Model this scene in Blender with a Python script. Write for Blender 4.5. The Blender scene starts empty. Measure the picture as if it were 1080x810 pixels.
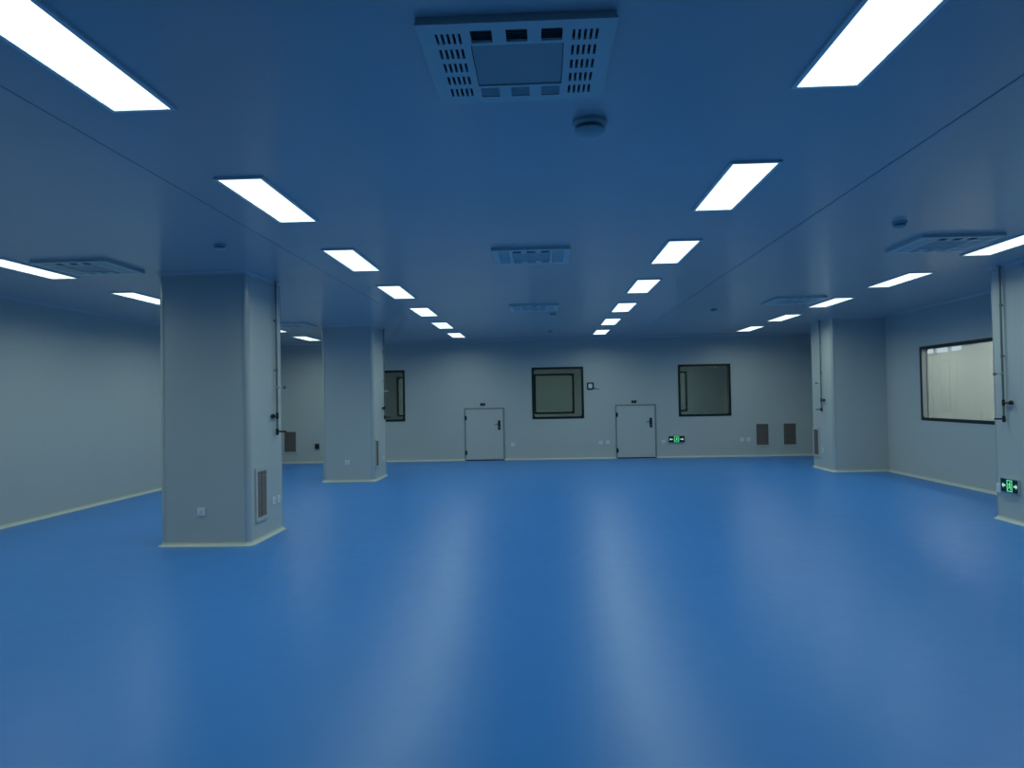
import bpy, bmesh, math
from mathutils import Matrix, Vector

C = bpy.context.scene.collection
PI = math.pi
EYE = 1.57          # camera height
TOP = 3.022         # ceiling height

# ---------------------------------------------------------------- camera
cam_data = bpy.data.cameras.new('camera')
cam_data.sensor_fit = 'HORIZONTAL'
cam_data.sensor_width = 36.0
cam_data.lens = 780.0 / 1080.0 * 36.0
cam_data.clip_start = 0.02
cam_data.clip_end = 200
cam = bpy.data.objects.new('camera', cam_data)
C.objects.link(cam)
fy = Vector((31.5, -13.5, -780.0)).normalized()       # the room's long axis seen from the camera
upv = Vector((-math.sin(0.0193), math.cos(0.0193), 0))
upv = (upv - fy * upv.dot(fy)).normalized()
xv = fy.cross(upv)
cam.matrix_world = Matrix.Translation((0, 0, EYE)) @ Matrix((xv, fy, upv)).to_4x4()
bpy.context.scene.camera = cam

# ---------------------------------------------------------------- world, exposure
world = bpy.data.worlds.new('overcast_sky')
world.use_nodes = True
bg = world.node_tree.nodes['Background']
bg.inputs[0].default_value = (0.85, 0.93, 1.0, 1)
bg.inputs[1].default_value = 1.3
bpy.context.scene.world = world
vs = bpy.context.scene.view_settings
vs.view_transform = 'Standard'
vs.look = 'None'
vs.gamma = 1.0
vs.use_curve_mapping = False
vs.exposure = 0.0

LAMP_W = 11.9    # watts of each ceiling light
SPREAD = 163     # beam spread of the ceiling lights in degrees
LAMP = 1.6           # glow of the diffusers themselves
FILL_BACK = 27.0      # glow of the fill panels added in the rooms beyond the back wall
FILL_SIDE = 26.0      # glow of the fill panels added to brighten the room beyond the right wall
LAMP_COL = (0.79, 1.0, 0.87)


# ---------------------------------------------------------------- materials
def principled(name, color, rough=0.5, metal=0.0, spec=0.5):
    m = bpy.data.materials.new(name)
    m.use_nodes = True
    b = m.node_tree.nodes['Principled BSDF']
    b.inputs['Base Color'].default_value = (*color, 1)
    b.inputs['Roughness'].default_value = rough
    b.inputs['Metallic'].default_value = metal
    b.inputs['Specular IOR Level'].default_value = spec
    return m


def emitter(name, color, strength):
    m = bpy.data.materials.new(name)
    m.use_nodes = True
    nt = m.node_tree
    b = nt.nodes['Principled BSDF']
    b.inputs['Base Color'].default_value = (0.5, 0.5, 0.5, 1)
    b.inputs['Emission Color'].default_value = (*color, 1)
    b.inputs['Emission Strength'].default_value = strength
    return m


def math_node(nt, op, a, b=None, c=None):
    n = nt.nodes.new('ShaderNodeMath')
    n.operation = op
    for i, v in enumerate((a, b, c)):
        if v is None:
            continue
        if isinstance(v, (int, float)):
            n.inputs[i].default_value = v
        else:
            nt.links.new(v, n.inputs[i])
    return n.outputs[0]


def panel_material(name, color, rough, spec, axes, pitch, seam, width=0.004, mottle=0.04):
    """Painted steel sandwich panels: thin sealed joints at a fixed pitch and a faint unevenness."""
    m = principled(name, color, rough, 0, spec)
    nt = m.node_tree
    b = nt.nodes['Principled BSDF']
    geo = nt.nodes.new('ShaderNodeNewGeometry')
    sep = nt.nodes.new('ShaderNodeSeparateXYZ')
    nt.links.new(geo.outputs['Position'], sep.inputs[0])
    total = None
    for ax, off in axes:
        v = math_node(nt, 'ADD', sep.outputs[ax], off + 50 * pitch)
        v = math_node(nt, 'MODULO', v, pitch)
        v = math_node(nt, 'LESS_THAN', v, width)
        total = v if total is None else math_node(nt, 'MAXIMUM', total, v)
    noise = nt.nodes.new('ShaderNodeTexNoise')
    noise.inputs['Scale'].default_value = 0.9
    noise.inputs['Detail'].default_value = 3
    nt.links.new(geo.outputs['Position'], noise.inputs['Vector'])
    k = math_node(nt, 'MULTIPLY_ADD', noise.outputs['Fac'], mottle * 2, 1 - mottle)
    k = math_node(nt, 'MULTIPLY', k, math_node(nt, 'MULTIPLY_ADD', total, -seam, 1.0))
    mix = nt.nodes.new('ShaderNodeVectorMath')
    mix.operation = 'SCALE'
    mix.inputs[0].default_value = color
    nt.links.new(k, mix.inputs['Scale'])
    nt.links.new(mix.outputs[0], b.inputs['Base Color'])
    return m


WALL_C = (0.51, 0.55, 0.54)
M = {}
M['wall'] = panel_material('wall_panel_paint', WALL_C, 0.42, 0.35, [('X', 0.55), ('Y', 0.3)], 1.16, 0.10)
M['column'] = panel_material('column_panel_paint', WALL_C, 0.36, 0.4, [('X', 90.0)], 400.0, 0.0)
M['ceiling'] = panel_material('ceiling_panel_paint', (0.57, 0.54, 0.55), 0.22, 0.5, [('Y', 0.0)], 4.64, 0.12)
M['corner'] = principled('corner_trim_aluminium', (0.52, 0.57, 0.57), 0.2, 0.25, 0.5)
M['cove'] = principled('cove_pvc', (0.56, 0.60, 0.53), 0.4, 0, 0.4)
M['door'] = principled('door_paint', (0.53, 0.57, 0.56), 0.4, 0, 0.4)
M['door_frame'] = principled('door_frame_grey', (0.28, 0.33, 0.34), 0.35, 0.2, 0.5)
M['black'] = principled('black_border', (0.006, 0.012, 0.014), 0.35)
M['dark'] = principled('dark_plastic', (0.012, 0.018, 0.02), 0.45)
M['joint'] = principled('joint_sealant', (0.26, 0.33, 0.36), 0.6)
M['steel'] = principled('galvanised_pipe', (0.22, 0.26, 0.27), 0.38, 0.7)
M['chrome'] = principled('bright_metal', (0.7, 0.74, 0.74), 0.2, 0.9)
M['alu'] = principled('window_spacer_aluminium', (0.78, 0.80, 0.78), 0.3, 0.4)
M['white'] = principled('white_plastic', (0.76, 0.80, 0.84), 0.35)
M['slot_dark'] = principled('duct_dark', (0.07, 0.11, 0.14), 0.6)
M['cassette'] = principled('cassette_plastic', (0.68, 0.70, 0.66), 0.4)
M['cassette_mid'] = principled('cassette_grille_grey', (0.42, 0.43, 0.42), 0.5)
M['cassette_slat'] = principled('cassette_slat', (0.56, 0.58, 0.56), 0.45)
M['louvre'] = principled('return_grille_filter', (0.10, 0.08, 0.075), 0.6)
M['lamp_frame'] = principled('lamp_frame', (0.70, 0.78, 0.82), 0.35, 0.2)
M['lamp'] = emitter('lamp_diffuser', LAMP_COL, LAMP)
M['fill_back'] = emitter('fill_panel_back', (0.9, 1.0, 0.95), FILL_BACK)
M['fill_side'] = emitter('fill_panel_side', (0.97, 1.0, 0.93), FILL_SIDE)
M['green'] = emitter('sign_green', (0.03, 0.8, 0.22), 0.8)
M['arrow'] = emitter('sign_arrow', (0.45, 1.0, 0.6), 0.7)
M['back_wall'] = principled('corridor_paint', (0.44, 0.54, 0.53), 0.5)
M['side_wall'] = principled('side_room_paint', (0.72, 0.74, 0.72), 0.55)
M['grey_floor'] = principled('side_floor_grey', (0.35, 0.40, 0.42), 0.5)
M['detector'] = principled('detector_plastic', (0.42, 0.52, 0.52), 0.45)


def floor_material():
    m = principled('blue_epoxy_floor', (0.02, 0.14, 0.42), 0.30, 0, 0.5)
    nt = m.node_tree
    b = nt.nodes['Principled BSDF']
    geo = nt.nodes.new('ShaderNodeNewGeometry')
    n1 = nt.nodes.new('ShaderNodeTexNoise')
    n1.inputs['Scale'].default_value = 0.7
    n1.inputs['Detail'].default_value = 4
    n2 = nt.nodes.new('ShaderNodeTexNoise')
    n2.inputs['Scale'].default_value = 6.0
    n2.inputs['Detail'].default_value = 3
    for n in (n1, n2):
        nt.links.new(geo.outputs['Position'], n.inputs['Vector'])
    ramp = nt.nodes.new('ShaderNodeMix')
    ramp.data_type = 'RGBA'
    ramp.inputs[6].default_value = (*FLOOR_A, 1)
    ramp.inputs[7].default_value = (*FLOOR_B, 1)
    nt.links.new(n1.outputs['Fac'], ramp.inputs[0])
    nt.links.new(ramp.outputs[2], b.inputs['Base Color'])
    r = math_node(nt, 'MULTIPLY_ADD', n2.outputs['Fac'], 0.08, FLOOR_ROUGH)
    nt.links.new(r, b.inputs['Roughness'])
    bump = nt.nodes.new('ShaderNodeBump')
    bump.inputs['Strength'].default_value = 0.05
    bump.inputs['Distance'].default_value = 0.02
    nt.links.new(n2.outputs['Fac'], bump.inputs['Height'])
    nt.links.new(bump.outputs[0], b.inputs['Normal'])
    b.inputs['Specular IOR Level'].default_value = FLOOR_SPEC
    return m


FLOOR_A = (0.030, 0.200, 0.60)
FLOOR_B = (0.038, 0.230, 0.67)
FLOOR_ROUGH = 0.31
FLOOR_SPEC = 0.38
M['floor'] = floor_material()


def glass_material():
    m = bpy.data.materials.new('window_glass')
    m.use_nodes = True
    nt = m.node_tree
    for n in list(nt.nodes):
        if n.type != 'OUTPUT_MATERIAL':
            nt.nodes.remove(n)
    out = nt.nodes['Material Output']
    tr = nt.nodes.new('ShaderNodeBsdfTransparent')
    tr.inputs[0].default_value = (0.93, 0.95, 0.95, 1)
    gl = nt.nodes.new('ShaderNodeBsdfGlossy')
    gl.inputs['Roughness'].default_value = 0.02
    lw = nt.nodes.new('ShaderNodeLayerWeight')
    fr = math_node(nt, 'MULTIPLY_ADD', math_node(nt, 'POWER', lw.outputs['Facing'], 5.0), 0.95, 0.04)
    mx = nt.nodes.new('ShaderNodeMixShader')
    nt.links.new(fr, mx.inputs[0])
    nt.links.new(tr.outputs[0], mx.inputs[1])
    nt.links.new(gl.outputs[0], mx.inputs[2])
    nt.links.new(mx.outputs[0], out.inputs[0])
    return m


M['glass'] = glass_material()


# ---------------------------------------------------------------- mesh helpers
class MB:
    """Collects shapes and links them as ONE mesh object."""
    def __init__(self):
        self.bm = bmesh.new()

    def face(self, pts):
        return self.bm.faces.new([self.bm.verts.new(p) for p in pts])

    def box(self, x0, x1, y0, y1, z0, z1, bevel=0.0):
        bm = bmesh.new()
        bmesh.ops.create_cube(bm, size=1)
        for v in bm.verts:
            v.co = Vector(((x0 + x1) / 2 + v.co.x * (x1 - x0), (y0 + y1) / 2 + v.co.y * (y1 - y0), (z0 + z1) / 2 + v.co.z * (z1 - z0)))
        if bevel:
            bmesh.ops.bevel(bm, geom=list(bm.edges), offset=bevel, segments=2, affect='EDGES', profile=0.6)
        self._merge(bm)
        return self

    def _merge(self, bm):
        me = bpy.data.meshes.new('tmp')
        bm.to_mesh(me)
        bm.free()
        self.bm.from_mesh(me)
        bpy.data.meshes.remove(me)

    def tube(self, p0, p1, r, r1=None, seg=16):
        p0, p1 = Vector(p0), Vector(p1)
        d = p1 - p0
        bm = bmesh.new()
        bmesh.ops.create_cone(bm, cap_ends=True, segments=seg, radius1=r, radius2=r if r1 is None else r1, depth=d.length)
        bm.transform(Matrix.Translation((p0 + p1) / 2) @ d.to_track_quat('Z', 'Y').to_matrix().to_4x4())
        self._merge(bm)
        return self

    def sphere(self, c, r, sc=(1, 1, 1)):
        bm = bmesh.new()
        bmesh.ops.create_uvsphere(bm, u_segments=20, v_segments=12, radius=r)
        bm.transform(Matrix.Translation(c) @ Matrix.Diagonal((*sc, 1)))
        self._merge(bm)
        return self

    def lathe(self, prof, c=(0, 0, 0), seg=36):
        """prof: (radius, z) from one pole to the other."""
        rings = []
        for r, z in prof:
            if r < 1e-6:
                rings.append([self.bm.verts.new((c[0], c[1], c[2] + z))])
            else:
                rings.append([self.bm.verts.new((c[0] + r * math.cos(2 * PI * i / seg), c[1] + r * math.sin(2 * PI * i / seg), c[2] + z)) for i in range(seg)])
        for a, b in zip(rings, rings[1:]):
            for i in range(seg):
                j = (i + 1) % seg
                vs_ = [a[i % len(a)], a[j % len(a)], b[j % len(b)], b[i % len(b)]]
                u = []
                for v in vs_:
                    if v not in u:
                        u.append(v)
                if len(u) > 2:
                    self.bm.faces.new(u)
        return self

    def prism_xz(self, pts, y0, y1):
        """polygon in x,z (counter-clockwise seen from -y) pushed from y0 to y1"""
        a = [self.bm.verts.new((x, y0, z)) for x, z in pts]
        b = [self.bm.verts.new((x, y1, z)) for x, z in pts]
        n = len(pts)
        self.bm.faces.new(a)
        self.bm.faces.new(b[::-1])
        for i in range(n):
            self.bm.faces.new([a[i], b[i], b[(i + 1) % n], a[(i + 1) % n]])
        return self

    def ring_xz(self, outer, inner, y0, y1):
        """frame between two loops of the same point count"""
        n = len(outer)
        V = [[self.bm.verts.new((x, y, z)) for x, z in loop] for loop, y in ((outer, y0), (inner, y0), (inner, y1), (outer, y1))]
        for k in range(4):
            A, B = V[k], V[(k + 1) % 4]
            for i in range(n):
                j = (i + 1) % n
                self.bm.faces.new([A[i], A[j], B[j], B[i]])
        return self

    def slab(self, axis, a0, a1, u, v, holes=()):
        """Slab of thickness a0..a1 along axis with rectangular holes (u0,u1,v0,v1)."""
        us = sorted({u[0], u[1], *[h[0] for h in holes], *[h[1] for h in holes]})
        vv = sorted({v[0], v[1], *[h[2] for h in holes], *[h[3] for h in holes]})
        def P(a, s, t):
            return {'x': (a, s, t), 'y': (s, a, t), 'z': (s, t, a)}[axis]
        cache = {}
        def V(a, s, t):
            k = (a, s, t)
            if k not in cache:
                cache[k] = self.bm.verts.new(P(a, s, t))
            return cache[k]
        def solid(i, j):
            if i < 0 or j < 0 or i >= len(us) - 1 or j >= len(vv) - 1:
                return False
            cu, cv = (us[i] + us[i + 1]) / 2, (vv[j] + vv[j + 1]) / 2
            return not any(h[0] < cu < h[1] and h[2] < cv < h[3] for h in holes)
        for i in range(len(us) - 1):
            for j in range(len(vv) - 1):
                if not solid(i, j):
                    continue
                s0, s1, t0, t1 = us[i], us[i + 1], vv[j], vv[j + 1]
                for a in (a0, a1):
                    self.bm.faces.new([V(a, s0, t0), V(a, s1, t0), V(a, s1, t1), V(a, s0, t1)])
                for (di, dj, e) in ((-1, 0, ((s0, t0), (s0, t1))), (1, 0, ((s1, t0), (s1, t1))), (0, -1, ((s0, t0), (s1, t0))), (0, 1, ((s0, t1), (s1, t1)))):
                    if not solid(i + di, j + dj):
                        (p, q), (r_, s_) = e
                        self.bm.faces.new([V(a0, p, q), V(a0, r_, s_), V(a1, r_, s_), V(a1, p, q)])
        return self

    def extrude_rings(self, rings, close_loop=True, cap=True):
        """rings: lists of 3-D points of equal length, joined in order"""
        V = [[self.bm.verts.new(p) for p in r] for r in rings]
        n = len(V[0])
        for A, B in zip(V, V[1:]):
            for i in range(n if close_loop else n - 1):
                j = (i + 1) % n
                self.bm.faces.new([A[i], A[j], B[j], B[i]])
        if cap:
            self.bm.faces.new(V[0][::-1])
            self.bm.faces.new(V[-1])
        return self

    def build(self, name, mat, parent=None, smooth=False):
        bmesh.ops.recalc_face_normals(self.bm, faces=self.bm.faces)
        me = bpy.data.meshes.new(name)
        self.bm.to_mesh(me)
        self.bm.free()
        me.materials.append(mat)
        if smooth:
            me.shade_smooth()
            try:
                me.set_sharp_from_angle(angle=math.radians(35))
            except Exception:
                pass
        o = bpy.data.objects.new(name, me)
        C.objects.link(o)
        if parent is not None:
            o.parent = parent
        return o


def thing(name, label, cat, loc=(0, 0, 0), rz=0.0, group=None):
    o = bpy.data.objects.new(name, None)
    C.objects.link(o)
    o.empty_display_size = 0.1
    o.location = loc
    o.rotation_euler = (0, 0, rz)
    o['label'] = label
    o['category'] = cat
    if group:
        o['group'] = group
    return o


def structure(o):
    o['kind'] = 'structure'
    return o


def struct_root(name, loc=(0, 0, 0), rz=0.0):
    o = bpy.data.objects.new(name, None)
    C.objects.link(o)
    o.location = loc
    o.rotation_euler = (0, 0, rz)
    return structure(o)


def dup(root, loc, rz, label):
    r = root.copy()
    C.objects.link(r)
    r.location = loc
    r.rotation_euler = (0, 0, rz)
    r['label'] = label
    for ch in list(root.children):
        c = ch.copy()
        C.objects.link(c)
        c.parent = r
        for g in list(ch.children):
            d = g.copy()
            C.objects.link(d)
            d.parent = c
    return r


# ---------------------------------------------------------------- the setting
XL, XR = -7.0, 6.70
YB, YF = 18.55, -8.0          # back wall (far), front wall (behind the camera)
WT = 0.10                    # wall panel thickness
WIN = [(-4.74, -3.46), (-0.24, 1.04), (3.40, 4.68)]
WZ = (1.02, 2.30)
SW = (11.15, 13.36)          # window in the right wall, along y
SZ = (1.04, 2.32)
SIDE_X = 9.0                 # far wall of the side room
Y2 = 24.05                   # second wall beyond the back wall

structure(MB().box(XL - WT, XR + WT, YF - WT, YB + WT, -0.12, 0.0).build('floor', M['floor']))
structure(MB().box(XL - WT, XR + WT, YF - WT, YB + WT, TOP, TOP + 0.1).build('ceiling', M['ceiling']))
structure(MB().slab('y', YB, YB + WT, (XL, XR), (0, TOP), [(a, b, *WZ) for a, b in WIN]).build('wall_back', M['wall']))
structure(MB().box(XL - WT, XL, YF, YB + WT, 0, TOP).build('wall_left', M['wall']))
structure(MB().slab('x', XR, XR + WT, (YF, YB + WT), (0, TOP), [(*SW, *SZ)]).build('wall_right', M['wall']))
structure(MB().box(XL, XR, YF - WT, YF, 0, TOP).build('wall_front', M['wall']))

# dim rooms beyond the back wall
structure(MB().box(XL - WT, XR + WT, YB + WT, 29.5, -0.12, 0).build('floor', M['grey_floor']))
structure(MB().box(XL - WT, XR + WT, YB + WT, 29.5, TOP, TOP + 0.1).build('ceiling', M['back_wall']))
structure(MB().slab('y', Y2, Y2 + WT, (XL, XR), (0, TOP), [(a, b, *WZ) for a, b in WIN]).build('wall_corridor', M['back_wall']))
structure(MB().box(XL, XR, 29.4, 29.5, 0, TOP).build('wall_far', M['back_wall']))
structure(MB().box(XL - WT, XL, YB + WT, 29.5, 0, TOP).build('wall_corridor_left', M['back_wall']))
structure(MB().box(XR, XR + WT, YB + WT, 29.5, 0, TOP).build('wall_corridor_right', M['back_wall']))

# bright room beyond the right wall, with a row of high windows
CL = [(17.33, 17.86), (16.71, 17.27), (16.18, 16.66)]
structure(MB().box(XR + WT, SIDE_X + WT, 7.0, 24.0, -0.12, 0).build('floor', M['grey_floor']))
structure(MB().box(XR + WT, SIDE_X + WT, 7.0, 24.0, TOP, TOP + 0.1).build('ceiling', M['side_wall']))
structure(MB().slab('x', SIDE_X, SIDE_X + 0.03, (7.0, 24.0), (0, TOP), [(a, b, 2.39, 2.86) for a, b in CL]).build('wall_side_room', M['side_wall']))
structure(MB().box(XR + WT, SIDE_X, 23.9, 24.0, 0, TOP).build('wall_side_room_back', M['side_wall']))
structure(MB().box(XR + WT, SIDE_X, 7.0, 7.1, 0, TOP).build('wall_side_room_front', M['side_wall']))
for i, (a, b) in enumerate(CL):
    w = struct_root('window_%d' % (i + 8), (SIDE_X + 0.015, (a + b) / 2, 2.39))
    hw = (b - a) / 2
    MB().slab('x', -0.02, 0.02, (-hw, hw), (0, 0.47), [(-hw + 0.012, hw - 0.012, 0.012, 0.458)]).build('window_frame', M['alu'], w)
    MB().box(-0.003, 0.003, -hw + 0.012, hw - 0.012, 0.012, 0.458).build('window_glass', M['glass'], w)


def rounded_rect(x0, x1, z0, z1, r, seg=6):
    pts = []
    for cx, cz, a0 in ((x1 - r, z0 + r, -PI / 2), (x1 - r, z1 - r, 0), (x0 + r, z1 - r, PI / 2), (x0 + r, z0 + r, PI)):
        for k in range(seg + 1):
            a = a0 + PI / 2 * k / seg
            pts.append((cx + r * math.cos(a), cz + r * math.sin(a)))
    return pts


def wall_window(n, cx, y, w, h, z0, rz=0.0, rear='black', thickness=WT):
    """Flush double-glazed panel window: black border both sides, aluminium spacer in the cavity. Local -y faces the viewer."""
    root = struct_root('window_%d' % n, (cx, y, z0), rz)
    hw = w / 2
    b = 0.045
    outer = rounded_rect(-hw - 0.008, hw + 0.008, -0.008, h + 0.008, 0.004)
    inner = rounded_rect(-hw + b, hw - b, b, h - b, 0.05)
    MB().ring_xz(outer, inner, -0.006, 0.004).build('window_frame', M['black'], root)
    MB().ring_xz(outer, inner, thickness - 0.004, thickness + 0.006).build('window_frame', M[rear], root)
    MB().slab('y', 0.010, thickness - 0.010, (-hw, hw), (0, h), [(-hw + 0.03, hw - 0.03, 0.03, h - 0.03)]).build('window_spacer', M['alu'], root)
    MB().box(-hw + 0.001, hw - 0.001, 0.0045, 0.0090, 0.001, h - 0.001).build('window_glass', M['glass'], root)
    MB().box(-hw + 0.001, hw - 0.001, thickness - 0.0090, thickness - 0.0045, 0.001, h - 0.001).build('window_glass', M['glass'], root)
    return root


k = 1
for a, b in WIN:
    wall_window(k, (a + b) / 2, YB, b - a, WZ[1] - WZ[0], WZ[0])
    k += 1
for a, b in WIN:
    wall_window(k, (a + b) / 2, Y2, b - a, WZ[1] - WZ[0], WZ[0])
    k += 1
wall_window(7, XR, (SW[0] + SW[1]) / 2, SW[1] - SW[0], SZ[1] - SZ[0], SZ[0], rz=-PI / 2, rear='alu')


# doors in the back wall
def door(n, x0, x1, h):
    w = x1 - x0
    root = struct_root('door_%d' % n, ((x0 + x1) / 2, YB, 0))
    hw = w / 2
    MB().slab('y', -0.018, 0.0, (-hw - 0.03, hw + 0.03), (0, h + 0.03), [(-hw, hw, -1, h)]).build('door_frame', M['door_frame'], root)
    leaf = MB().box(-hw + 0.008, hw - 0.008, -0.012, 0.0, 0.025, h - 0.008, 0.002).build('door_leaf', M['door'], root)
    MB().box(-hw, hw, -0.016, 0.0, 0.0, 0.022).build('door_seal', M['black'], root)
    for z in (0.20, h - 0.22):
        MB().tube((-hw - 0.004, -0.026, z - 0.055), (-hw - 0.004, -0.026, z + 0.055), 0.014).box(-hw - 0.02, -hw + 0.035, -0.020, -0.012, z - 0.05, z + 0.05).build('hinge', M['dark'], root)
    hz = 0.88
    hb = MB().box(hw - 0.135, hw - 0.070, -0.022, -0.012, hz - 0.12, hz + 0.12, 0.006).build('handle_plate', M['dark'], root)
    MB().tube((hw - 0.10, -0.022, hz + 0.03), (hw - 0.10, -0.062, hz + 0.03), 0.010).tube((hw - 0.095, -0.058, hz + 0.03), (hw - 0.21, -0.058, hz + 0.03), 0.009).build('handle_lever', M['dark'], hb, True)
    MB().tube((hw - 0.10, -0.022, hz - 0.055), (hw - 0.10, -0.030, hz - 0.055), 0.014).build('keyhole', M['steel'], hb, True)
    return root


door(1, -1.93, -0.98, 1.29)
door(2, 1.85, 2.80, 1.31)


# floor coves (white quarter-round skirting) along the walls
def cove_profile(r=0.040, n=6):
    # (distance from wall, height) of a concave quarter round
    p = [(0.0, 0.0), (r + 0.004, 0.0), (r + 0.004, 0.003)]
    for k in range(n + 1):
        a = PI / 2 * k / n
        p.append((r - r * math.sin(a) + 0.003, 0.004 + r - r * math.cos(a)))
    p.append((0.0, 0.004 + r))
    return p


def straight_cove(name, p0, p1, nrm, mat, flip_z=None):
    rings = []
    for p in (p0, p1):
        ring = []
        for d, h in cove_profile():
            z = h if flip_z is None else flip_z - h
            ring.append((p[0] + nrm[0] * d, p[1] + nrm[1] * d, z))
        rings.append(ring)
    return structure(MB().extrude_rings(rings).build(name, mat, smooth=True))


straight_cove('baseboard_left', (XL, YF), (XL, YB), (1, 0), M['cove'])
for a, b in ((XL, -1.96), (-0.95, 1.82), (2.83, XR)):
    straight_cove('baseboard_back', (a, YB), (b, YB), (0, -1), M['cove'])
for a, b in ((YF, 8.04), (9.28, 14.60), (15.81, YB)):
    straight_cove('baseboard_right', (XR, a), (XR, b), (-1, 0), M['cove'])
straight_cove('trim_1', (XL, YF), (XL, YB), (1, 0), M['ceiling'], TOP)
straight_cove('trim_2', (XL, YB), (XR, YB), (0, -1), M['ceiling'], TOP)
for n, (a, b) in enumerate(((YF, 8.10), (9.22, 14.66), (15.75, YB))):
    straight_cove('trim_%d' % (n + 3), (XR, a), (XR, b), (-1, 0), M['ceiling'], TOP)
# sealed joints that run the length of the ceiling
for n, (x, hw) in enumerate(((2.26, 0.006), (-2.42, 0.0025))):
    structure(MB().box(x - hw, x + hw, YF, YB - 0.06, TOP - 0.0015, TOP).build('trim_%d' % (n + 6), M['joint']))


# ---------------------------------------------------------------- columns
def column_loop(x0, x1, y0, y1, d, r, open_right, seg=8):
    """outline of the column grown by d; its right side can stay flush against the wall"""
    X1 = x1 if open_right else x1 + d
    pts = []
    corners = [(x0 - d, y0 - d, PI, r + d), (X1, y0 - d, -PI / 2, 0 if open_right else r + d),
               (X1, y1 + d, 0, 0 if open_right else r + d), (x0 - d, y1 + d, PI / 2, r + d)]
    for cx, cy, a0, rr in corners:
        sx = 1 if cx < (x0 + x1) / 2 else -1
        sy = 1 if cy < (y0 + y1) / 2 else -1
        for k_ in range(seg + 1):
            a = a0 + PI / 2 * k_ / seg
            pts.append((cx + sx * rr + rr * math.cos(a) * (1 if rr else 0), cy + sy * rr + rr * math.sin(a) * (1 if rr else 0)))
    return pts


def clean(pts):
    out = []
    for p in pts:
        if not out or (Vector(p) - Vector(out[-1])).length > 1e-6:
            out.append(p)
    return out


def column(x0, x1, y0, y1, label, engaged=False):
    cx, cy = (x0 + x1) / 2, (y0 + y1) / 2
    root = thing('column', label, 'column', (cx, cy, 0))
    R = 0.055
    def L(d, z, r=R):
        return [(p[0] - cx, p[1] - cy, z) for p in clean(column_loop(x0, x1, y0, y1, d, r, engaged))]
    # shaft stops short of the corners, which are covered by rounded trims
    MB().extrude_rings([L(-0.002, 0.0), L(-0.002, TOP)]).build('shaft', M['column'], root, True)
    corners = [(x0, y0, PI, 1, 1), (x0, y1, PI / 2, 1, -1)]
    if not engaged:
        corners += [(x1, y0, -PI / 2, -1, 1), (x1, y1, 0, -1, -1)]
    for px, py, a0, sx, sy in corners:
        outer, inner = [], []
        ccx, ccy = px + sx * R - cx, py + sy * R - cy
        for k_ in range(9):
            a = a0 + PI / 2 * k_ / 8
            outer.append((ccx + (R + 0.001) * math.cos(a), ccy + (R + 0.001) * math.sin(a)))
            inner.append((ccx + (R - 0.006) * math.cos(a), ccy + (R - 0.006) * math.sin(a)))
        loop = outer + inner[::-1]
        MB().extrude_rings([[(*p, 0.0) for p in loop], [(*p, TOP) for p in loop]]).build('corner_trim', M['corner'], root, True)
    prof = cove_profile()
    MB().extrude_rings([L(d, h) for d, h in prof[1:]], cap=False).build('floor_cove', M['cove'], root, True)
    MB().extrude_rings([L(d, TOP - h) for d, h in prof[1:]], cap=False).build('ceiling_cove', M['ceiling'], root, True)
    return root


COLS = [(-4.22, -3.22, 8.0, 9.07, False), (-4.25, -3.25, 14.15, 15.28, False), (5.66, XR, 14.66, 15.78, True), (5.47, XR, 8.10, 9.22, True)]
column(*COLS[0][:4], 'wide grey square column standing free at left, nearest the camera')
column(*COLS[1][:4], 'grey square column standing free at left, farther back near the far wall')
column(*COLS[2][:4], 'grey column built against the right wall, far side of the lit window', True)
column(*COLS[3][:4], 'near grey column at the right photo edge, with an exit sign on it', True)


# ---------------------------------------------------------------- return air grilles
def return_grille(x, y, z, w, h, rz, label, group=None):
    """Local: back on the wall at y=0, face towards -y, z is the lower edge"""
    root = thing('return_air_grille', label, 'air grille', (x, y, z), rz, group)
    hw, b = w / 2, 0.042
    MB().slab('y', -0.016, 0.0, (-hw, hw), (0, h), [(-hw + b, hw - b, b, h - b)]).build('frame', M['white_grey'], root)
    n = max(8, int((h - 2 * b) / 0.026))
    g = MB().box(-hw + b, hw - b, -0.003, -0.0005, b, h - b)
    core = g.build('filter_panel', M['louvre'], root)
    s = MB()
    for i in range(n):
        zz = b + (i + 0.5) * (h - 2 * b) / n
        s.face([(-hw + b, -0.013, zz - 0.006), (hw - b, -0.013, zz - 0.006), (hw - b, -0.005, zz + 0.005), (-hw + b, -0.005, zz + 0.005)])
        s.face([(-hw + b, -0.014, zz - 0.007), (hw - b, -0.014, zz - 0.007), (hw - b, -0.013, zz - 0.006), (-hw + b, -0.013, zz - 0.006)])
    s.box(-0.003, 0.003, -0.015, -0.004, b, h - b)
    s.build('louvres', M['louvre_slat'], root)
    return root


M['white_grey'] = principled('grille_frame_paint', (0.52, 0.55, 0.52), 0.4)
M['louvre_slat'] = principled('grille_slats', (0.19, 0.165, 0.165), 0.5)
G_ = None
return_grille(-6.40, YB, 0.25, 0.38, 0.59, 0, 'brown return air grille low on the far wall, between the two left columns', G_)
return_grille(5.43, YB, 0.24, 0.38, 0.60, 0, 'return air grille low on the far wall, left of the pair', G_)
return_grille(6.10, YB, 0.24, 0.38, 0.60, 0, 'return air grille low on the far wall, right of the pair', G_)
return_grille(-3.22, 8.33, 0.225, 0.35, 0.60, PI / 2, 'tall return air grille on the aisle side of the nearest left column', G_)
return_grille(-3.25, 14.38, 0.24, 0.30, 0.57, PI / 2, 'narrow return air grille on the side of the farther left column', G_)
return_grille(5.66, 15.55, 0.23, 0.34, 0.60, -PI / 2, 'return air grille on the aisle side of the far right column', G_)


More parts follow.
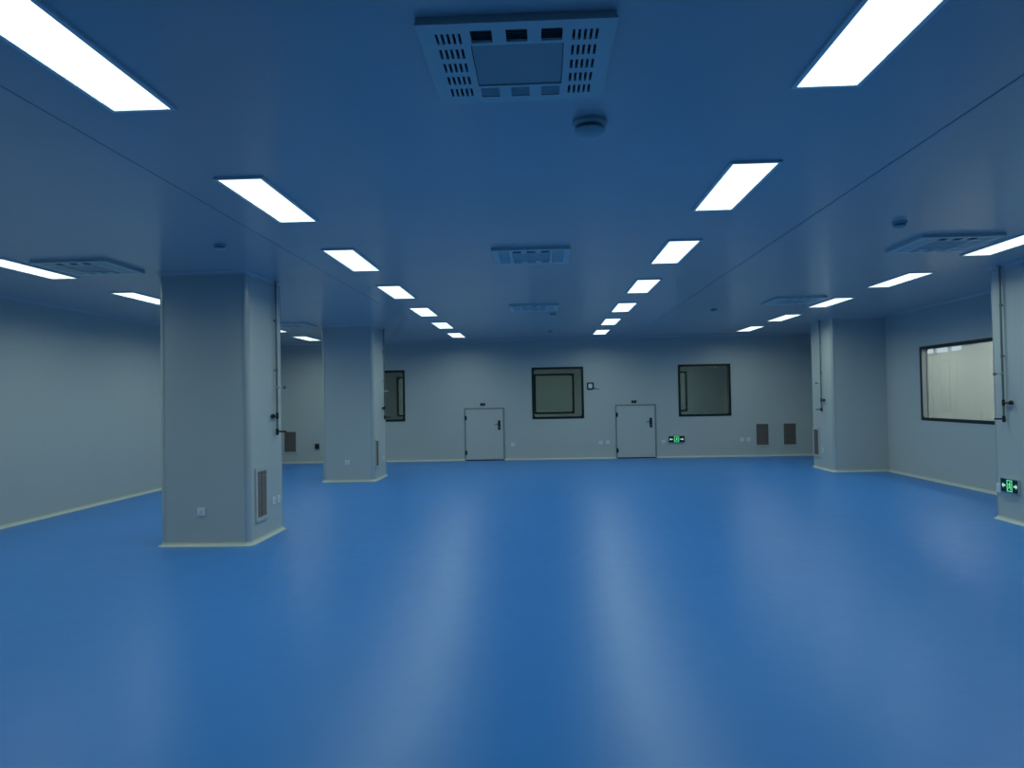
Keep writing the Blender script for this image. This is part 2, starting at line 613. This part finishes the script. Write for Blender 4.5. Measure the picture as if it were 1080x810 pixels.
# ---------------------------------------------------------------- sockets
def socket(x, y, z, rz, label, kind='five'):
    root = thing('wall_socket', label, 'socket', (x, y, z), rz)
    MB().box(-0.045, 0.045, -0.009, 0.0, -0.045, 0.045, 0.003).build('cover_plate', M['white'], root)
    f = MB().box(-0.030, 0.030, -0.0115, -0.008, -0.030, 0.030, 0.001).build('socket_face', M['white'], root)
    s = MB()
    for px, pz, ang in ((-0.007, 0.012, 0), (0.007, 0.012, 0), (-0.009, -0.012, 0.5), (0.009, -0.012, -0.5), (0.0, -0.004, 0)):
        s.box(px - 0.0015, px + 0.0015, -0.0122, -0.0112, pz - 0.005, pz + 0.005)
    s.build('pin_slots', M['dark'], f)
    return root


socket(-3.76, 8.0, 0.375, 0, 'white socket plate on the front face of the nearest left column')
socket(-3.22, 8.72, 0.39, PI / 2, 'white socket next to the tall grille on the nearest left column, left of its pair')
socket(-3.22, 8.88, 0.39, PI / 2, 'white socket beside the rear edge of the nearest left column, right of its pair')
socket(-3.77, 14.15, 0.375, 0, 'small white socket on the front face of the farther left column')
socket(-3.25, 14.99, 0.38, PI / 2, 'small white socket on the aisle side of the farther left column')
socket(-0.75, YB, 0.385, 0, 'white socket on the far wall just right of the left door')
socket(1.45, YB, 0.40, 0, 'white socket left of the right door, the left of two side by side')
socket(1.62, YB, 0.40, 0, 'white socket left of the right door, the one closer to the door')
socket(3.00, YB, 0.395, 0, 'white socket on the far wall between the right door and the exit sign')
socket(4.93, YB, 0.42, 0, 'white socket under the right window, the left of two side by side')
socket(5.09, YB, 0.42, 0, 'white socket left of the air grilles, the right of two side by side')
socket(5.66, 15.22, 0.38, -PI / 2, 'white socket beside the grille on the far right column')
sw = thing('switch_plate', 'pale switch plate left of the exit sign on the near right column', 'switch', (5.47, 9.135, 0.375), -PI / 2)
MB().box(-0.042, 0.042, -0.010, 0.0, -0.058, 0.058, 0.003).build('cover_plate', M['white'], sw)
MB().box(-0.028, 0.028, -0.013, -0.009, -0.040, 0.040, 0.002).build('rocker', M['white'], sw)
bxr = thing('junction_box', 'small dark box low on the far wall beside the farther left column', 'box', (-5.71, YB, 0.42))
MB().box(-0.055, 0.055, -0.035, 0.0, -0.065, 0.065, 0.006).build('housing', M['dark'], bxr)
MB().box(-0.030, 0.030, -0.040, -0.034, -0.035, 0.035, 0.003).build('cover', M['black'], bxr)

# ---------------------------------------------------------------- control box, door plates
cb = thing('wall_controller', 'square wall controller with dark rim and pale face right of the middle window', 'controller', (1.215, YB, 1.82))
MB().ring_xz(rounded_rect(-0.085, 0.085, -0.085, 0.085, 0.012), rounded_rect(-0.05, 0.05, -0.055, 0.055, 0.010), -0.035, 0.0).build('rim', M['dark'], cb)
MB().prism_xz([(-0.05, -0.055), (0.05, -0.055), (0.05, 0.02), (0.015, 0.055), (-0.05, 0.055)], -0.025, -0.001).build('face_plate', M['white'], cb)
cb_m = MB()
cpts = [(1.30, 1.79), (1.325, 1.765), (1.35, 1.745), (1.38, 1.735), (1.41, 1.736), (1.44, 1.748)]
for p, q in zip(cpts, cpts[1:]):
    cb_m.tube((p[0], YB - 0.008, p[1]), (q[0], YB - 0.008, q[1]), 0.006, seg=8)
cab = cb_m.build('cable', M['dark'])
cab['label'] = 'short dark cable end curling on the wall beside the square controller'
cab['category'] = 'cable'
for x, lab in ((-1.49, 'small black plate on the wall above the left door'), (2.29, 'small black plate on the wall above the right door')):
    dp = thing('door_plate', lab, 'plate', (x, YB, 1.405))
    MB().box(-0.062, -0.004, -0.012, 0.0, -0.032, 0.032, 0.003).box(0.004, 0.062, -0.012, 0.0, -0.032, 0.032, 0.003).build('plate', M['dark'], dp)
    MB().box(-0.066, 0.066, -0.004, 0.0, -0.036, 0.036).build('backing', M['door_frame'], dp)


# ---------------------------------------------------------------- exit signs
def exit_sign(x, y, z, w, h, rz, label):
    root = thing('exit_sign', label, 'exit sign', (x, y, z), rz)
    hw, hh = w / 2, h / 2
    MB().ring_xz(rounded_rect(-hw, hw, -hh, hh, 0.008), rounded_rect(-hw + 0.008, hw - 0.008, -hh + 0.008, hh - 0.008, 0.004), -0.028, 0.0).build('housing', M['chrome'], root)
    MB().box(-hw + 0.008, hw - 0.008, -0.024, -0.001, -hh + 0.008, hh - 0.008).build('face_panel', M['black'], root)
    # arrows left and right
    for s in (-1, 1):
        a = MB()
        cx = s * (hw * 0.66)
        t = 0.010 * h / 0.17
        L_ = hw * 0.20
        pts = [(cx - s * L_, -t), (cx + s * L_ * 0.2, -t), (cx + s * L_ * 0.2, -t * 3), (cx + s * L_, 0), (cx + s * L_ * 0.2, t * 3), (cx + s * L_ * 0.2, t), (cx - s * L_, t)]
        a.prism_xz(pts, -0.0262, -0.0235)
        a.build('arrow', M['arrow'], root)
    # lit door with running figure
    g = MB()
    q = hh * 0.80
    dw = hw * 0.30
    g.slab('y', -0.0262, -0.0235, (-dw, dw), (-q, q), [(-dw * 0.74, dw * 0.74, -q * 0.84, q * 0.84)])
    g.build('door_symbol', M['green'], root)
    f = MB()
    u = q * 0.82
    head = [(0.12 * u + 0.17 * u * math.cos(2 * PI * i / 12), 0.70 * u + 0.17 * u * math.sin(2 * PI * i / 12)) for i in range(12)]
    f.prism_xz(head, -0.0262, -0.0235)
    def limb(p, r_, t_):
        p, r_ = Vector((p[0] * u, p[1] * u)), Vector((r_[0] * u, r_[1] * u))
        d = (r_ - p).normalized()
        n_ = Vector((-d.y, d.x)) * t_ * u
        f.prism_xz([tuple(p - n_), tuple(r_ - n_), tuple(r_ + n_), tuple(p + n_)], -0.0262, -0.0235)
    limb((0.05, 0.50), (-0.05, -0.12), 0.17)     # trunk
    limb((-0.02, -0.10), (0.38, -0.36), 0.11)    # front thigh
    limb((0.36, -0.34), (0.30, -0.86), 0.09)     # front shin
    limb((-0.05, -0.10), (-0.28, -0.50), 0.11)   # rear thigh
    limb((-0.26, -0.48), (-0.66, -0.62), 0.09)   # rear shin
    limb((0.12, 0.42), (0.50, 0.16), 0.08)       # front arm
    limb((0.00, 0.44), (-0.44, 0.22), 0.08)      # rear arm
    f.build('running_figure', M['green'], root)
    return root


exit_sign(3.32, YB, 0.455, 0.40, 0.17, 0, 'green lit exit sign with two arrows low on the far wall')
exit_sign(5.47, 8.90, 0.425, 0.33, 0.17, -PI / 2, 'green lit exit sign with two arrows on the near right column')


# ---------------------------------------------------------------- drop pipes with taps on the columns
def drop_pipe(x, y, rz, label):
    """Local: column face at y=0, room towards -y; +x points away from the camera when rz=+90, towards it when -90"""
    root = thing('drop_pipe', label, 'pipe', (x, y, 0), rz)
    s = -1 if rz > 0 else 1            # local x that points to the camera end of the room
    d = -0.028
    MB().tube((0, d, 1.19), (0, d, TOP), 0.012).build('pipe', M['steel'], root, True)
    for z in (2.55, 1.95):
        MB().tube((0, d, z - 0.014), (0, d, z + 0.014), 0.017).box(-0.008, 0.008, d, 0.0, z - 0.010, z + 0.010).build('pipe_clip', M['steel'], root)
    MB().tube((0, d, TOP - 0.02), (0, d, TOP), 0.028, 0.04).build('ceiling_collar', M['steel'], root, True)
    b = MB().tube((0, d, 1.745), (0, d - 0.085, 1.745), 0.009).tube((0, d, 1.725), (0, d, 1.765), 0.017)
    b.build('gauge_stub', M['chrome'], root, True)
    MB().tube((0, d - 0.080, 1.745), (0, d - 0.105, 1.735), 0.019).build('gauge', M['steel'], root, True)
    v = MB().tube((0, d, 1.365), (0, d, 1.435), 0.017).tube((0, d, 1.40), (s * 0.13, d, 1.40), 0.011)
    v = v.build('valve', M['dark'], root, True)
    MB().tube((s * 0.125, d, 1.40), (s * 0.145, d, 1.40), 0.026).sphere((s * 0.148, d, 1.40), 0.014).build('valve_wheel', M['dark'], v, True)
    n = MB().tube((0, d, 1.17), (0, d, 1.245), 0.018).tube((0, d, 1.21), (0, d - 0.11, 1.21), 0.010)
    n.build('tap', M['dark'], root, True)
    return root


drop_pipe(-3.22, 8.80, PI / 2, 'thin vertical drop pipe with taps on the nearest left column')
drop_pipe(-3.25, 15.05, PI / 2, 'thin vertical drop pipe at the rear edge of the farther left column')
drop_pipe(5.66, 15.17, -PI / 2, 'thin vertical drop pipe with taps on the far right column')
drop_pipe(5.47, 8.96, -PI / 2, 'thin vertical drop pipe with taps on the near right column')


# ---------------------------------------------------------------- ceiling lights
def ceiling_light(label, mat='lamp', group=None):
    root = thing('ceiling_light', label, 'ceiling light', (0, 0, 0), 0, group)
    w, l = 0.148, 0.585
    MB().slab('z', -0.014, 0.0, (-w - 0.014, w + 0.014), (-l - 0.014, l + 0.014), [(-w + 0.008, w - 0.008, -l + 0.008, l - 0.008)]).build('frame', M['lamp_frame'], root)
    MB().box(-w + 0.008, w - 0.008, -l + 0.008, l - 0.008, -0.010, -0.001).build('diffuser', M[mat], root)
    if mat == 'lamp':
        ld = bpy.data.lights.new('panel_light', 'AREA')
        ld.shape = 'RECTANGLE'
        ld.size, ld.size_y = 2 * w - 0.02, 2 * l - 0.02
        ld.energy = LAMP_W
        ld.color = LAMP_COL
        ld.spread = math.radians(SPREAD)
        lo = bpy.data.objects.new('panel_light', ld)
        C.objects.link(lo)
        lo.location = (0, 0, -0.012)
        lo.parent = root
    return root


ROWS = [(-5.38, 'outer left row'), (-1.925, 'inner left row'), (1.37, 'inner right row'), (4.71, 'outer right row')]
ORD = ['nearest', 'second', 'third', 'fourth', 'fifth', 'sixth', 'seventh']
base = None
for x, rowname in ROWS:
    first = 0
    for i in range(0, 7):
        yy = 2.94 + 2.315 * i
        if i < 0:
            lab = 'white rectangular ceiling light overhead beside the camera, %s' % rowname
        elif i == 6:
            lab = 'white rectangular ceiling light of the %s, the last before the far wall' % rowname
        else:
            nm = ORD[i]
            if rowname.startswith('outer'):
                if i < 2:
                    lab = 'white rectangular ceiling light of the %s, outside the photo, %s' % (rowname, ORD[i])
                else:
                    lab = 'bright white rectangular ceiling light of the %s, %s in view' % (rowname, ORD[i - 2])
            else:
                lab = 'bright white rectangular ceiling light of the %s, %s in view' % (rowname, nm)
        if base is None:
            base = ceiling_light(lab, 'lamp', 'ceiling lights in four rows')
            base.location = (x, yy, TOP)
        else:
            dup(base, (x, yy, TOP), 0, lab)
bk = ceiling_light('unseen fill panel added in the room behind the middle window of the far wall', 'fill_back', 'added fill panels beyond the far wall')  # out-of-view panels, added to lift what shows through the back windows
bk.location = (-2.0, 21.3, TOP)
dup(bk, (3.0, 21.3, TOP), 0, 'unseen fill panel added in the room behind the right window of the far wall')
dup(bk, (-5.0, 26.8, TOP), 0, 'unseen fill panel added in the farthest room, left')
dup(bk, (0.5, 26.8, TOP), 0, 'unseen fill panel added in the farthest room, middle')
dup(bk, (5.0, 26.8, TOP), 0, 'unseen fill panel added in the farthest room, right')
sd = ceiling_light('unseen fill panel added in the side room behind the right wall window, nearer', 'fill_side', 'added fill panels in the side room')  # added out of view to light the side room and streak the floor
sd.location = (7.8, 12.0, TOP)
dup(sd, (7.8, 14.5, TOP), 0, 'unseen fill panel added in the side room behind the right wall window, farther')
dup(sd, (7.8, 17.0, TOP), 0, 'unseen fill panel added in the side room under its high windows, farthest')


# ---------------------------------------------------------------- air conditioning cassettes
def cassette(label):
    root = thing('ceiling_cassette', label, 'air conditioner', (0, 0, 0), 0, 'ceiling cassette air conditioners')
    S = 0.375
    SX = 0.387
    holes = []
    slots = []
    for sx in (-1, 1):
        for r_ in range(5):
            for c in range(5):
                cx = sx * 0.270 + (c - 2) * 0.0225
                cy = (r_ - 2) * 0.128
                slots.append((cx - 0.0055, cx + 0.0055, cy - 0.042, cy + 0.042))
    vents_front = [(x - 0.042, x + 0.042, -0.315, -0.215) for x in (-0.139, 0.0, 0.139)]
    vents_rear = [(x - 0.042, x + 0.042, 0.215, 0.315) for x in (-0.139, 0.0, 0.139)]
    mid = (-0.188, 0.188, -0.195, 0.195)
    MB().slab('z', -0.032, -0.020, (-SX, SX), (-S, S), slots + vents_front + vents_rear + [mid]).build('face_panel', M['cassette'], root)
    MB().slab('z', -0.030, 0.0, (-SX + 0.004, SX - 0.004), (-S + 0.004, S - 0.004), [(-SX + 0.02, SX - 0.02, -S + 0.02, S - 0.02)]).build('side_rim', M['cassette'], root)
    MB().box(-SX + 0.02, SX - 0.02, -S + 0.02, S - 0.02, -0.008, -0.001).build('duct', M['slot_dark'], root)
    g = MB().box(mid[0] + 0.003, mid[1] - 0.003, mid[2] + 0.003, mid[3] - 0.003, -0.026, -0.018)
    g.build('filter_grille', M['cassette_mid'], root)
    for (x0, x1, y0, y1) in vents_front + vents_rear:
        v = MB()
        for i in range(6):
            yy = y0 + (i + 0.5) * (y1 - y0) / 6
            # slats tilt so that the air is thrown outward
            t = 0.009 if y0 < 0 else -0.009
            v.face([(x0, yy - 0.006, -0.024 - t * 0.5), (x1, yy - 0.006, -0.024 - t * 0.5), (x1, yy + 0.006, -0.024 + t * 0.5), (x0, yy + 0.006, -0.024 + t * 0.5)])
        v.build('outlet_louvre', M['cassette_slat'], root)
    return root


c0 = cassette('large white ceiling cassette air conditioner overhead, nearest the camera')
c0.location = (-0.072, 3.145, TOP)
for x, y, lab in ((-0.08, 7.50, 'ceiling cassette air conditioner in the middle row, second from the camera'),
                  (-0.10, 11.9, 'faint ceiling cassette air conditioner in the middle row, farthest'),
                  (3.97, 7.42, 'ceiling cassette air conditioner at right, between the light rows above the near column'),
                  (3.97, 11.75, 'far ceiling cassette air conditioner at right, in front of the far column'),
                  (-4.68, 7.50, 'ceiling cassette air conditioner at far left beside the outer light row'),
                  (-4.70, 13.75, 'ceiling cassette air conditioner seen in the gap between the left columns')):
    dup(c0, (x, y, TOP), 0, lab)


# ---------------------------------------------------------------- smoke detectors
def detector(label, s=1.45):
    root = thing('smoke_detector', label, 'smoke detector', (0, 0, 0), 0)
    MB().lathe([(0.0, 0.0), (0.062 * s, 0.0), (0.064 * s, -0.020), (0.055 * s, -0.028), (0.0, -0.028)]).build('base', M['detector'], root, True)
    MB().lathe([(0.0, -0.028), (0.046 * s, -0.028), (0.046 * s, -0.044), (0.0, -0.044)]).build('sensor_ring', M['dark_grey'], root, True)
    MB().lathe([(0.0, -0.044), (0.054 * s, -0.044), (0.056 * s, -0.052), (0.046 * s, -0.066), (0.024 * s, -0.076), (0.0, -0.078)]).build('cap', M['detector'], root, True)
    return root


M['dark_grey'] = principled('sensor_grey', (0.16, 0.20, 0.21), 0.5)
d0 = detector('round smoke detector on the ceiling just behind the nearest cassette')
d0.location = (0.28, 3.90, TOP)
for x, y, lab in ((3.12, 6.50, 'small round smoke detector left of the right ceiling cassette'),
                  (-2.93, 6.66, 'faint round smoke detector above the nearest left column'),
                  (2.98, 12.80, 'tiny smoke detector on the ceiling toward the right window of the far wall'),
                  (0.22, 12.85, 'tiny smoke detector behind the farthest middle cassette'),
                  (0.21, 16.3, 'tiny dark ceiling fitting near the far wall above the middle window')):
    dup(d0, (x, y, TOP), 0, lab).scale = (0.68, 0.68, 0.68)
